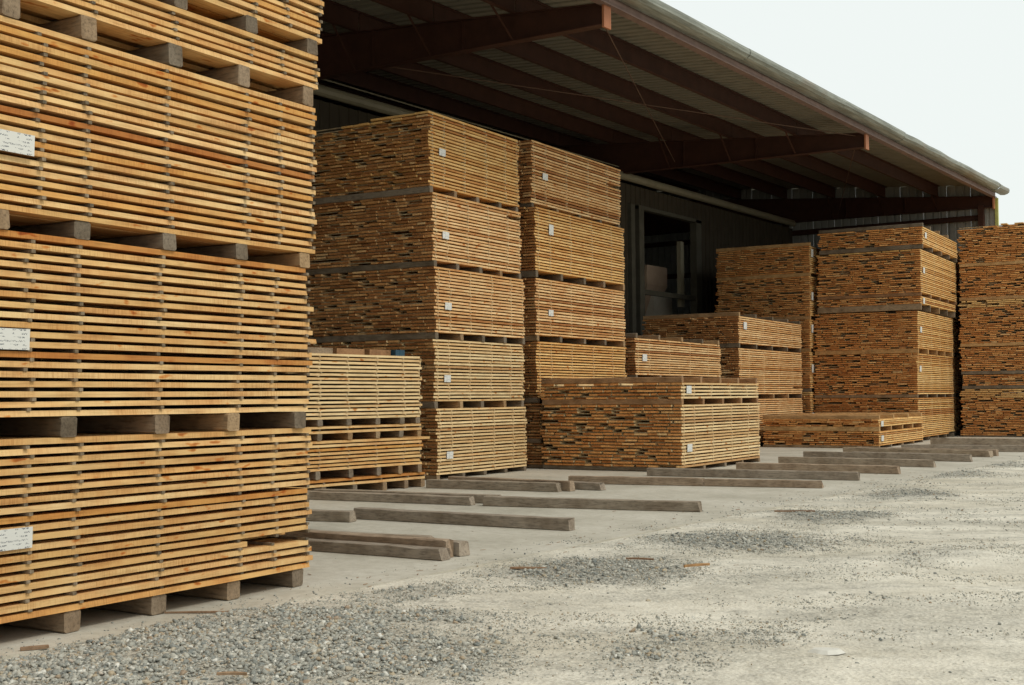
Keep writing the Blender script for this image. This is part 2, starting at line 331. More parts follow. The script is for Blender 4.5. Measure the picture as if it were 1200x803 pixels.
scatter(1500, -6.8, 1.5, 3.5, 16, .006, .020, lambda x, y: .5 + 0 * x, .1, 3)
scatter(6000, -7.5, 1.5, 14, 36, .006, .018, lambda x, y: np.clip(.2 + nz(x, y, .9, 3.3), 0, 1), .0, 3)
scatter(12000, -7.35, -6.35, 3.6, 26, .003, .012, lambda x, y: np.clip(1 - np.abs(x + 6.80) / .42, 0, 1) * np.clip(.25 + 1.3 * nz(x, y, 1.3, 7.), 0, 1), -.1, 2.5)
scatter(400, -9.5, -6.9, 4, 20, .002, .007, lambda x, y: .5 + 0 * x, 0, 2)
PP, SS, TT = np.concatenate(P_), np.concatenate(S_), np.concatenate(T_)
big = SS > .0105
stones('gravel', PP[big], SS[big], TT[big]); stones('grit', PP[~big], SS[~big], TT[~big], True)
print('stones', big.sum(), (~big).sum())

# ------------------------------------------------------------------ the open-fronted shed
shed = tag(empty('lumber_shed', (-11.85, 35.1, 0)), 'open fronted steel shed with red oxide beams and a weathered gutter over the lumber', 'shed')
def sp(x, y, z): return (x + 11.85, y - 35.1, z)              # world -> shed space
YA, YB, XE, SL = -24.0, 49.6, -11.85, 1 / 12
def roofz(x): return 9.36 + (XE - x) * SL                       # underside of the sheeting
# roof panels: ribbed sheets, rib lines run up the slope
def roof_panel_mesh():
    prof = []; wdt = .9
    for k in range(3):
        b = k * .3; prof += [(b, 0), (b + .10, 0), (b + .13, .045), (b + .20, .045), (b + .23, 0)]
    prof.append((wdt - .002, 0)); n = len(prof); v = []; f = []
    X0, X1 = .06, -24.0
    for x in (X0, X1):
        for (y, z) in prof: v.append((x, y, z + (-x) * SL))
    for i in range(n - 1): f.append((i, i + 1, n + i + 1, n + i))
    m0 = len(v)
    for x in (X0, X1):
        for (y, z) in prof: v.append((x, y, z + .012 + (-x) * SL))
    for i in range(n - 1): f.append((m0 + i, m0 + n + i, m0 + n + i + 1, m0 + i + 1))
    for i in range(n - 1): f.append((i, m0 + i, m0 + i + 1, i + 1))
    return mesh('roof_panel', v, f, M_ROOF)
rp = roof_panel_mesh()
for k in range(int((YB - YA) / .9) + 1):
    obj('roof_panel', rp, shed, (0, YA + k * .9 - 35.1, 9.36))
# purlins: deep channels parallel to the eave, bay by bay
CH = [(-.05, 0), (.05, 0), (.05, .02), (-.035, .02), (-.035, .43), (.05, .43), (.05, .45), (-.05, .45)]
FR = [-23.8, -8.8, 5.8, 20.46, 35.1, 49.5]
for k in range(1, 11):
    x = XE - 2.06 * k
    for a, b in zip(FR[:-1], FR[1:]):
        z = roofz(x) - .462
        MB().sweep(CH, sp(x, a + .015, z), sp(x, b - .015, z)).build('purlin', M_RED, shed)
# eave beam: pale face outwards, dark flange below
for a, b in zip(FR[:-1], FR[1:]):
    e = MB()
    e.sweep([(-.09, 0), (.09, 0), (.09, .025), (.03, .025), (.03, .40), (.09, .40), (.09, .42), (-.09, .42), (-.09, .40), (.012, .40), (.012, .025), (-.09, .025)], sp(XE, a + .005, 8.865), sp(XE, b - .005, 8.865))
    e.build('eave_beam', M_EAVE, shed)
# gutter lengths, slightly out of line and dented
gp_ = [(-.02, 0), (.10, -.02), (.20, .03), (.255, .12), (.265, .24), (.25, .33), (.20, .385), (.13, .40), (.125, .385), (.19, .37), (.235, .32), (.248, .24), (.24, .12), (.19, .045), (.10, 0), (-.02, .02)]
yy = YA; gl = 0
while yy < YB + .3:
    L = min(6.1 if gl % 2 else 5.2, YB + .45 - yy); seg = 12; v = []; f = []; n = len(gp_)
    o_ = [rnd.uniform(-.012, .012), rnd.uniform(-.012, .012)]
    big = 1.6 if yy > 33 else .5
    for s in range(seg + 1):
        y = yy + L * s / seg
        for i, (a, c) in enumerate(gp_):
            d = noise((y * .9, i * .13, 3)) * .022 * big; dz = noise((y * .6, 5, 9)) * .028 * big + o_[0]
            v.append(sp(XE + .10 + a * 1.2 + d + o_[1], y, 9.05 + c * .66 + dz * .7 - (.012 if gl % 2 else 0)))
    for s in range(seg):
        for i in range(n):
            j = (i + 1) % n; f.append((s * n + i, s * n + j, (s + 1) * n + j, (s + 1) * n + i))
    f.append(tuple(range(n))); f.append(tuple(seg * n + i for i in reversed(range(n))))
    g_ = obj('gutter', mesh('gutter', v, f, M_GUT), shed)
    yy += L - .03; gl += 1
    if L < 2: break
# eave flashing between beam and gutter
MB().box(.088, YA - 35.1, 9.12, .10, YB - 35.1, 9.30).build('eave_flashing', M_GUT, shed)
# tapered girders
def girder(y, name='girder'):
    x0, x1, x2 = XE - .04, -20.1, -33
    v = []; f = []
    m_ = MB()
    def quad(xa, za, zb, xb, zc, zd, t):      # web plate piece
        b = len(m_.v)
        m_.v += [sp(xa, y - t, za), sp(xb, y - t, zc), sp(xb, y - t, zd), sp(xa, y - t, zb), sp(xa, y + t, za), sp(xb, y + t, zc), sp(xb, y + t, zd), sp(xa, y + t, zb)]
        m_.f += [tuple(b + i for i in q) for q in BF]; m_.m += [0] * 6
    zb0, zb1, zb2 = 8.52, 8.62, 8.62
    def zt(x): return roofz(x) - .47
    quad(x0, zb0, zt(x0) + .0, x1, zb1, zt(x1), .008); quad(x1, zb1, zt(x1), x2, zb2, zt(x2), .008)
    quad(x0, zb0 - .022, zb0, x1, zb1 - .022, zb1, .11); quad(x1, zb1 - .022, zb1, x2, zb2 - .022, zb2, .11)
    quad(x0, zt(x0), zt(x0) + .022, x1, zt(x1), zt(x1) + .022, .11); quad(x1, zt(x1), zt(x1) + .022, x2, zt(x2), zt(x2) + .022, .11)
    for xx in (-15.2, -17.6):
        zb = zb0 + (x0 - xx) / (x0 - x1) * .1
        b = len(m_.v); m_.box(*sp(xx - .006, y - .10, zb), *sp(xx + .006, y + .10, zt(xx)))
    g = m_.build(name, M_RED, shed)
    e = MB(); e.box(*sp(XE - .035, y - .13, 8.44), *sp(XE + .012, y + .13, 8.895)); e.build('end_plate', M_TIP, g)
    for k in (1, 2, 3):                          # flange braces up to the purlins
        x = XE - 2.06 * k
        br = MB()
        br.sweep([(-.025, 0), (.025, 0), (.025, .01), (-.025, .01)], sp(x - .05, y - .09, zb0 + .03), sp(x - .05, y - .85, roofz(x) - .43)).build('flange_brace', M_RED, g)
    return g
for y in FR[1:5]: girder(y)
# end frame girder and column, girts
girder(49.42, 'end_girder')
MB().box(*sp(-12.42, 49.28, 0), *sp(-12.22, 49.5, 8.6)).build('column', M_RED, shed)
for x in (-19.95,):
    for y in FR[1:]:
        MB().box(*sp(x - .35, y - .16, 0), *sp(x - .15, y + .16, 8.6)).build('column', M_RED, shed)
for z in (2.2, 4.6, 6.6, 8.05):
    MB().sweep([(-.1, 0), (.02, 0), (.02, .2), (-.1, .2), (-.1, .18), (0, .18), (0, .02), (-.1, .02)], sp(-12.45, 49.45, z), sp(-33, 49.45, z)).build('girt', M_RED, shed)
# end wall: ribbed vertical sheets, each its own
def wall_sheet(wd, h, depth=.035):
    prof = []
    for k in range(3):
        b = k * wd / 3; prof += [(b, 0), (b + wd * .22, 0), (b + wd * .24, depth), (b + wd * .31, depth)]
    prof.append((wd - .004, 0)); v = []; f = []; n = len(prof)
    for off in (0, .008):
        for z in (0, h):
            for a, d in prof: v.append((-a, d + off, z))
    for i in range(n - 1): f += [(i, n + i, n + i + 1, i + 1), (2 * n + i, 2 * n + i + 1, 3 * n + i + 1, 3 * n + i)]
    return v, f
for k in range(24):
    h = roofz(XE - .9 * k) + .03
    v, f = wall_sheet(.9, h); obj('wall_panel', mesh('wall_panel', v, f, M_CLAD), shed, sp(XE - .9 * k, 49.56, .02))
MB().box(*sp(-11.85, 49.5, 0), *sp(-11.74, 49.62, 8.86)).build('corner_trim', M_TRIM, shed)
# inner partition under the cream pipe, with a wide doorway
def part_sheet(y0, y1, z0, z1):
    n = max(1, round((y1 - y0) / 1.0)); wd = (y1 - y0) / n
    for k in range(n):
        v, f = wall_sheet(wd, z1 - z0, .03)
        o = obj('partition_panel', mesh('partition_panel', v, f, M_DARKW), shed, sp(-19.95, y0 + k * wd, z0)); o.rotation_euler = (0, 0, R(-90))
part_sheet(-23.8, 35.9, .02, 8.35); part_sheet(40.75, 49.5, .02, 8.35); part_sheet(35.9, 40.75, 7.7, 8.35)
MB().tube(sp(-19.85, -23, 8.55), sp(-19.85, 49.4, 8.55), .13, 10).build('pipe_rail', M_RAIL, shed, smooth=False)
MB().tube(sp(-19.9, -23, 8.95), sp(-19.9, 35, 8.82), .018, 6).build('conduit', M_RAIL, shed)
MB().box(*sp(-20.05, 35.6, 0), *sp(-19.8, 35.85, 7.7)).build('door_post', M_POST, shed)
MB().box(*sp(-20.0, 36.1, 0), *sp(-19.78, 36.42, 7.7)).build('door_post', M_POST, shed)
MB().box(*sp(-20.05, 40.3, 0), *sp(-19.8, 40.72, 7.7)).build('door_post', M_POST, shed)
MB().box(*sp(-19.98, 36.42, 4.82), *sp(-19.86, 40.3, 4.98)).build('door_rail', M_POST, shed)
MB().box(*sp(-20.02, 36.1, 7.6), *sp(-19.8, 40.72, 7.72)).build('door_header', M_POST, shed)
# back wall of the shed and its roof carries on
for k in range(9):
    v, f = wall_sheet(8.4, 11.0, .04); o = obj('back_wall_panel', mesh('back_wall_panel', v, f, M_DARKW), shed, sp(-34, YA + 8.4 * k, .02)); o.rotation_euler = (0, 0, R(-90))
# machinery standing in the doorway's gloom
t = tag(empty('dust_extractor', (-21.9, 38.7, 0)), 'dusty pale extractor hoppers dimly visible through the dark doorway', 'machine')
def hopper(x, y, s, z, m):
    v = [(-s, -s, 0), (s, -s, 0), (s, s, 0), (-s, s, 0)]; q = s * .35
    mb = MB(); b = 0
    mb.v = [(x - q, y - q, z), (x + q, y - q, z), (x + q, y + q, z), (x - q, y + q, z), (x - s, y - s, z + s * 1.7), (x + s, y - s, z + s * 1.7), (x + s, y + s, z + s * 1.7), (x - s, y + s, z + s * 1.7)]
    mb.f = [tuple(i for i in qd) for qd in BF]; mb.m = [0] * 6
    mb.box(x - s, y - s, z + s * 1.7, x + s, y + s, z + s * 2.6); return mb.build('hopper', m, t)
hopper(0, -1.4, .8, 3.9, M_MACH); hopper(.2, .8, .75, 4.1, M_MACH2)
MB().box(-.7, -2.3, 2.2, .7, -.9, 4.9).build('cabinet', M_MACH, t); MB().box(-.5, .6, 2.0, .9, 2.0, 5.1).build('cabinet', M_MACH, t)
MB().box(-1, -2.6, 0, 1, 2.3, 2.0).build('machine_base', M_MACH2, t)
MB().tube((.75, -2.3, 3.9), (.7, -.2, 5.6), .16, 10).tube((.7, -.2, 5.6), (.6, 1.4, 5.3), .16, 10).build('duct', M_MACH, t)
MB().tube((.9, -1.5, 2), (.9, -1.5, 7.4), .09, 8).build('stack_pipe', M_POST, t)
MB().box(1.6, 1.05, 4.6, 1.75, 1.3, 6.9).build('light_board', M_RAIL, t)
# sway rods
for a, b in (((XE - .3, 20.6, 8.85), (-17.9, 35.0, 8.75)), ((-17.9, 20.6, 8.75), (XE - .3, 35.0, 8.85)), ((XE - .3, 35.2, 8.85), (-17.9, 49.3, 8.75))):
    MB().tube(sp(*a), sp(*b), .012, 5).build('sway_rod', M_ROD, shed)

# ------------------------------------------------------------------ lumber packs
LAY, TH = .0610, .037
_bm = {}
WID = [.13, .15, .165, .18, .20, .215, .23, .25, .27, .29, .31]
def board_mesh(wid, L, variant, ms, mend):
    key = (wid, round(L, 2), variant, ms.name, mend.name)
    if key in _bm: return _bm[key]
    r = random.Random(str(key)); seg = 4; v = []; f = []; mi = []
    ph, am = r.uniform(0, 6), r.uniform(0, .0045)
    wane = r.random() < .25
    if ms is W_GOLD: am *= .8
    th = TH - r.choice((0, 0, .002, .004))
    for s in range(seg + 1):
        y = L * s / seg; dz = am * math.sin(ph + s * 1.9); dx = r.uniform(-.004, .004)
        if s in (0, seg): y += r.uniform(-.006, .006)
        c = .010 if wane else .002
        v += [(-wid + c + dx, y, dz), (-.002 + dx, y, dz), (dx - c, y, dz + th), (-wid + dx, y, dz + th)]
    for s in range(seg):
        for i in range(4):
            j = (i + 1) % 4; f.append((s * 4 + i, (s + 1) * 4 + i, (s + 1) * 4 + j, s * 4 + j)); mi.append(0)
    f += [(0, 1, 2, 3), (seg * 4 + 3, seg * 4 + 2, seg * 4 + 1, seg * 4)]; mi += [1, 1]
    me = mesh('board', v, f, [ms, mend], mi); _bm[key] = me; return me
_beam = {}
def beam_mesh(W, bw, bh, var, mat):
    """a bearer: long in local -x, chamfered, slightly irregular"""
    key = (round(W, 2), bw, round(bh, 3), var, mat.name)
    if key in _beam: return _beam[key]
    r = random.Random(str(key)); prof = []
    c = .013
    pf = [(c, 0), (bw - c, 0), (bw, c), (bw, bh - c), (bw - c, bh), (c, bh), (0, bh - c), (0, c)]
    v = []; f = []; n = 8; seg = 2
    for s in range(seg + 1):
        x = -W * s / seg; jy = r.uniform(-.006, .006)
        for (y, z) in pf: v.append((x + (r.uniform(-.006, .006) if s in (0, seg) else 0), y + jy, z))
    for s in range(seg):
        for i in range(n):
            j = (i + 1) % n; f.append((s * n + i, s * n + j, (s + 1) * n + j, (s + 1) * n + i))
    f += [tuple(reversed(range(n))), tuple(seg * n + i for i in range(n))]
    me = mesh('bearer', v, f, mat); _beam[key] = me; return me
PACK_GROUP = 'stickered packs of sawn boards stacked at the shed'
def pack(P, rot, L, W, zb, zt, label, ms=None, mend=None, full=True, bears=5, bh=.12, paper=None, top_bears=None, step=0, bear_pos=None, bmat=None,
         stick=None, missing=.05, recess=.15, warp=0, short=.01, bw=.10, front_off=0):
    """near corner P, boards run along local +y, layers stretch to local -x"""
    r = random.Random(label)
    ms = ms or W_PALE; mend = mend or E_BROWN
    root = tag(empty('lumber_pack', (P[0], P[1], zb), R(rot)), label, 'lumber pack', PACK_GROUP)
    n = max(1, round((zt - zb - TH) / LAY) + 1); lay = (zt - zb - TH) / max(1, n - 1) if n > 1 else LAY
    count = 0; rest = MB(); lim = 290
    lvl_tint = r.random()
    xmin_by = []
    for k in range(n):
        z = k * lay; xx = -r.uniform(0, .016) * (1 + .3 * warp); c = 0
        wlim = W
        if step and k >= n - step: wlim = W * (1 - (.22 + .16 * (k - (n - step))) * r.uniform(.8, 1.1))
        lay_off = r.uniform(-.012, .012)
        while xx > -wlim + .08:
            wd = r.choice(WID)
            if -xx + wd > W + .05: wd = WID[0]
            y = lay_off + r.uniform(-.05, .03) + front_off; LL = L
            if c and r.random() < recess: y += r.uniform(.06, .30); LL = L
            if c == 0 and r.random() < short: LL = L * .83; y += 0
            miss = c and r.random() < missing
            if not miss:
                if (full or c < 2) and count < lim:
                    o = bpy.data.objects.new('board', board_mesh(wd, LL, r.randrange(4), ms, mend)); col.objects.link(o); o.parent = root
                    o.location = (xx, y, z); o.rotation_euler = (r.uniform(-1, 1) * .0004 * (1 + warp), 0, r.uniform(-.002, .002)); count += 1
                else: rest.box(xx - wd, y, z, xx, y + LL, z + TH)
            xx -= wd + (r.uniform(.001, .008) if r.random() < .75 else r.uniform(.01, .05)); c += 1
            if not full and c >= 3:                     # the hidden inner boards
                rest.box(-wlim, y, z, xx - .01, y + L, z + TH); break
    if rest.v: rest.build('inner_boards', [ms, mend], root, kind='stuff')
    # stickers between the layers
    sm = MB(); sts = stick or [L * q for q in (.022, .14, .36, .6, .83, .972)]
    for k in range(n - 1):
        for s in sts:
            y = s + r.uniform(-.02, .02) * (1.6 if 0 < s / L < 1 else 1); yy = min(max(y, .035), L - .05)
            sm.box(-W + r.uniform(0, .03), yy, k * lay + TH + .0015, r.uniform(-.016, .003) if ms is W_GOLD else r.uniform(-.004, .008), yy + .030, (k + 1) * lay - .0015)
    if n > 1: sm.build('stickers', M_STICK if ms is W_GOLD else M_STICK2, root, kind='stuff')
    # bearers below
    pos = bear_pos or [L * q for q in ([.0, .25, .5, .74, .97] if bears == 5 else [0, .33, .66, .97])]
    if bh > .02:
        for s in pos:
            yy = min(max(s + r.uniform(-.03, .03) * (s > 0), 0.0), L - bw)
            o = bpy.data.objects.new('bearer', beam_mesh(W - .02, bw, bh - .004, r.randrange(3), bmat or M_BEAR)); col.objects.link(o); o.parent = root
            o.location = (r.uniform(-.02, .005), yy - (.004 if s == 0 else 0), -bh + .002)
    for q in (top_bears or []):                       # loose bearers lying on the top layer
        tb = obj('timber_bearer', beam_mesh(W, bw, .115, r.randrange(3), bmat or M_BEAR))
        a = R(rot); yy = L * q[0]; tb.location = (P[0] - math.sin(a) * yy, P[1] + math.cos(a) * yy, zt + .003); tb.rotation_euler = (0, 0, a)
        tag(tb, q[1], 'timber', 'bearers lying on top of lumber packs')
    if paper:
        y, z, pw, ph_ = paper; mp = MB(); mp.v = [(0, 0, 0), (0, pw, 0), (0, pw, ph_), (0, 0, ph_), (.0015, 0, 0), (.0015, pw, 0), (.006, pw, ph_), (.006, 0, ph_)]
        mp.f = [(0, 3, 2, 1), (4, 5, 6, 7), (0, 1, 5, 4), (1, 2, 6, 5), (2, 3, 7, 6), (3, 0, 4, 7)]; mp.m = [0] * 6
        pl = mp.build('paper_tag', M_PAPER, root, (.009, y, z)); pl.rotation_euler = (0, 0, r.uniform(-.01, .01))
    return root
RT = 3.66
# --- the tall foreground stack at the left edge (corner given at its far end)
S1R = (-7.138, 7.502); S1L = 4.1; a = R(RT)
def s1(zb, zt, label, dl=0., **k):
    L = S1L; P = (S1R[0] + math.sin(a) * (L - dl), S1R[1] - math.cos(a) * (L - dl))
    st = [L - q for q in (3.95, 3.3, 2.73, 2.35, 1.63, .83, .45, .05)]
    bp = [L - q for q in (3.7, 3.08, 2.45, 1.68, .95, .22)]
    return pack(P, RT, L, 3.2, zb, zt, label, ms=W_GOLD, mend=E_ORANGE, full=False, stick=st, bear_pos=bp, bw=.13, warp=1.5, short=.05, **k)
s1(.143, 1.255, 'golden lumber pack on the ground bearers of the tall foreground stack at left', bh=.141, paper=(S1L - 2.99, .44, .29, .13))
s1(1.393, 2.551, 'second lumber pack from the ground in the tall foreground stack at left', bh=.136, paper=(S1L - 3.02, .42, .29, .13))
s1(2.676, 3.882, 'third lumber pack from the ground in the tall foreground stack, just below the thin pack', bh=.123, paper=(S1L - 3.07, .36, .29, .13), dl=.07)
s1(4.045, 4.313, 'thin pack of few layers near the top of the tall foreground stack', bh=.16, dl=.12)
s1(4.447, 5.60, 'topmost pack of the tall foreground stack, cut off by the upper edge', bh=.13, dl=.17)
# --- low golden stack between the foreground stack and the tall middle one
a2 = R(-3.0)
def sb(zb, zt, label, ext=0, **k):
    L = 4.3; RC = (-13.217, 16.523); P = (RC[0] + math.sin(a2) * L, RC[1] - math.cos(a2) * (L - ext))
    return pack(P, -3.0, L, 2.6, zb, zt, label, full=False, bear_pos=[L - q for q in (4.0, 3.2, 2.4, 1.75, 1.1, .55, .12)], stick=[L - q for q in (4, 3.2, 2.35, 1.75, 1.1, .45, .06)], **k)
sb(.14, .245, 'two layers of boards lowest in the half height stack beside the foreground stack', ms=W_GOLD, bh=.138, ext=.12)
sb(.385, .78, 'thin golden pack low in the half height stack beside the foreground stack', ms=W_GOLD, bh=.135)
sb(.80, .84, 'single long sheet of boards jutting out of the half height stack', ms=W_GOLD, bh=.015, ext=.2)
sb(.955, 1.06, 'two board layers squeezed between bearers in the half height stack', ms=W_GOLD, bh=.11)
sb(1.17, 2.18, 'cream coloured thick pack on top of the half height stack', ms=W_CREAM, bh=.105, top_bears=None)
for i, (d, ww, lb) in enumerate(((.62, .5, 'short brown bearer nearest the blue wrap on the cream pack'), (1.3, .62, 'middle short bearer lying on the cream coloured pack'), (2.05, .7, 'short grey bearer on the cream pack close to the foreground stack'))):
    b = obj('timber_bearer', mesh('timber_bearer', *(lambda m: (m.v, m.f))(MB().box(-.6, -ww / 2, 0, 0, ww / 2, .10)), M_BBRN if i < 2 else M_BEAR)); b.location = (-13.25 - math.sin(-a2) * d - .25, 16.45 - d, 2.184); b.rotation_euler = (0, 0, a2)
    tag(b, lb, 'timber')
tw_ = MB(); tw_.box(-.4, -.20, 0, 0, .02, .10)
tw_.box(-.41, -.10, -.001, .004, -.07, .105)
b = tw_.build('strapped_bundle', M_TARP, None, (-13.42, 16.3, 2.184), a2); tag(b, 'dark blue wrapped bundle on the corner of the cream pack', 'bundle')

# --- tall middle stack (five packs), rotated with the row
S2 = [(5.36, 6.73, -14.18, 18.0, 3.2, 'topmost', 'stepped'), (3.99, 5.23, -14.11, 18.0, 3.15, 'second from top', ''), (2.68, 3.87, -14.07, 18.01, 3.19, 'middle', ''), (1.42, 2.55, -14.09, 18.0, 3.2, 'second from the ground', ''), (.09, 1.29, -14.05, 18.01, 3.2, 'lowest', '')]
for i, (zb, zt, x, y, L, w_, _) in enumerate(S2):
    pack((x, y), RT, L, 3.25, zb, zt, '%s lumber pack of the tall stack just right of the foreground stack' % w_, bh=(.13, .12, .13, .13, .09)[i], step=3 if i == 0 else 0,
         paper=(.28, (.60, .42, .42, .35, .28)[i], .21, .13), ms=(W_TAN, W_PALE, W_PALE, W_CREAM, W_CREAM)[i])
# --- tall stack behind it
S3 = [(5.579, 6.918, -14.61, 22.0, 4.27, 'topmost'), (4.147, 5.486, -14.52, 22.0, 4.27, 'second from top'), (2.787, 3.981, -14.52, 22.0, 4.27, 'third from top'), (1.469, 2.642, -14.51, 22.0, 4.27, 'third from the ground'), (0.618, 1.344, -14.45, 22.0, 4.27, 'second from the ground'), (0.078, 0.514, -14.4, 22.0, 4.27, 'lowest, thin')]
for i, (zb, zt, x, y, L, w_) in enumerate(S3):
    pack((x, y), RT, L, 3.2, zb, zt, '%s lumber pack of the tall stack behind the low front pack' % w_, full=False, bh=(.09, .15, .13, .11, .10, .075)[i], ms=(W_PALE, W_TAN, W_PALE, W_TAN, W_PALE, W_PALE)[i],
         paper=((.45, .55, .22, .14), (.55, .80, .19, .22), (.5, .42, .21, .13), None, None, None)[i])
# --- low stack in front
pack((-11.18, 22.02), RT, 4.38, 3.12, .09, 1.31, 'thick lower pack of the low front stack with orange brown board ends', ms=W_CREAM, mend=E_ORANGE, bh=.088, paper=(.22, .30, .24, .15), missing=.075, recess=.17)
pack((-11.18, 22.02), RT, 4.3, 3.12, 1.43, 1.74, 'thin upper pack of the low front stack under loose bearers', ms=W_CREAM, mend=E_ORANGE, bmat=M_BBRN, bh=.118, paper=(.22, .1, .24, .15), missing=.075, recess=.17,
     top_bears=[(0, 'full width bearer along the near end of the low front stack top'), (.22, 'second bearer from the near end on the low front stack'), (.46, 'third bearer from the near end on the low front stack'), (.70, 'fourth bearer from the near end on the low front stack'), (.96, 'farthest bearer on the low front stack')])
# --- row stack behind, lower
S5 = [(2.0, 2.88, 5.5, 'upper', ), (1.17, 1.88, 5.5, 'middle'), (.14, 1.04, 5.5, 'lower')]
for i, (zb, zt, L, w_) in enumerate(S5):
    pack((-14.71, 26.6), RT, L, 3.1, zb, zt, '%s pack of the medium stack seen over the low front stack' % w_, full=False, bh=.118, ms=W_PALE, paper=(.35, .33, .26, .17) if i == 0 else None,
         top_bears=[(q, '%s loose bearer on the medium stack over the low front stack' % n_) for q, n_ in ((.0, 'nearest'), (.24, 'second nearest'), (.5, 'middle'), (.75, 'second farthest'), (.96, 'farthest'))] if i == 0 else None)
S6 = [(2.95, 3.70, 'upper'), (1.51, 2.80, 'middle'), (.11, 1.37, 'lower')]
for i, (zb, zt, w_) in enumerate(S6):
    pack((-14.78, 32.68), RT, 5.55, 2.95, zb, zt, '%s pack of the medium stack in front of the doorway' % w_, full=i == 0, bh=.135, ms=W_PALE, paper=(.35, .4, .26, .2) if i == 0 else None,
         top_bears=[(q, '%s loose bearer on the stack in front of the doorway' % n_) for q, n_ in ((.0, 'nearest'), (.24, 'second nearest'), (.5, 'middle'), (.75, 'second farthest'), (.96, 'farthest'))] if i == 0 else None)
# --- very low stack at right
pack((-11.27, 33.93), RT, 5.1, 3.3, .08, .46, 'lower layer pack of the knee high stack at the right', ms=W_TAN, mend=E_ORANGE, bh=.078, paper=(.15, .12, .24, .15), missing=.03)
pack((-11.27, 33.93), RT, 5.1, 3.3, .60, .79, 'thin upper pack of the knee high stack at the right', ms=W_TAN, mend=E_ORANGE, bmat=M_BTAN, bh=.135, paper=(.15, .0, .24, .15), missing=.03,
     top_bears=[(q, '%s bearer lying on the knee high stack' % n_) for q, n_ in ((0, 'nearest, full width'), (.3, 'second nearest'), (.62, 'third nearest'), (.95, 'farthest'))])
# --- deep stack against the dark shed interior
S8 = [(5.41, 6.26, 'topmost'), (4.02, 5.28, 'second from top'), (2.97, 3.89, 'third from top'), (1.69, 2.84, 'second from the ground'), (.14, 1.56, 'lowest')]
for i, (zb, zt, w_) in enumerate(S8):
    pack((-15.0 - .015 * i, 38.7), RT, 4.6, 3.2, zb, zt, '%s lumber pack of the shaded stack left of the tall right stack' % w_, ms=W_TAN, mend=E_ORANGE, bmat=M_BTAN if i < 3 else None, full=True, bh=.13, paper=(.1, .5, .2, .26),
         top_bears=[(0, 'pale full width bearer on the near top edge of the shaded stack')] if i == 0 else None, missing=.06)
# --- tall right stack
S9 = [(6.12, 6.65, -11.54, 5.1, 'topmost, short'), (4.63, 5.96, -11.62, 5.2, 'second from top'), (4.28, 4.50, -11.64, 5.1, 'very thin, third from top'), (2.89, 4.05, -11.75, 5.1, 'third from the ground, leaning slightly'), (1.47, 2.73, -11.79, 5.2, 'second from the ground'), (.13, 1.35, -11.79, 5.2, 'lowest')]
for i, (zb, zt, x, L, w_) in enumerate(S9):
    pack((x, 39.2), RT, L, 3.27, zb, zt, '%s lumber pack of the tall stack by the end wall' % w_, ms=W_TAN, mend=E_ORANGE, bmat=(None, M_BBRN, None, M_BTAN, None, None)[i], bh=(.15, .12, .2, .15, .11, .12)[i], paper=(.25, (.2, .6, .0, .5, .7, .5)[i], .22, .18) if i != 5 else None, missing=.06,
         top_bears=[(q, '%s loose bearer on top of the tall stack by the end wall' % n_) for q, n_ in ((0, 'near edge full width'), (.2, 'second'), (.45, 'third'), (.7, 'fourth'))] if i == 0 else None)
# --- stack at the right edge of the view
S10 = [(5.80, 7.04, 'topmost'), (4.67, 5.66, 'second from top'), (3.14, 4.54, 'third from top'), (2.22, 2.99, 'fourth from top'), (1.74, 2.08, 'thin, second from the ground'), (.055, 1.61, 'lowest')]
for i, (zb, zt, w_) in enumerate(S10):
    zb, zt = max(.055, 1.5 + (zb - 1.5) * 1.032), 1.5 + (zt - 1.5) * 1.032
    W = 3.4; x = -11.87 + W * math.cos(a) + (.03, .0, .0, .0, .02, .0)[i]; y = 44.35 + W * math.sin(a)
    pack((x, y), RT, 4.6, W, zb, zt, '%s lumber pack of the stack at the right edge' % w_, ms=W_TAN, mend=E_ORANGE, bmat=M_BTAN if i in (0, 1, 2) else None, bh=.125 if i < 5 else .05, step=2 if i == 0 else 0, missing=.065)
for i, (zb, zt, w_) in enumerate([(5.69, 6.6, 'topmost'), (4.3, 5.55, 'second from top'), (2.9, 4.15, 'third from top'), (1.5, 2.75, 'second from the ground'), (.15, 1.35, 'lowest')]):
    pack((-12.33, 45.3), RT, 3.6, 3.1, zb, zt, '%s lumber pack of the hidden stack close to the end wall' % w_, ms=W_TAN, mend=E_ORANGE, full=False, bh=.14)

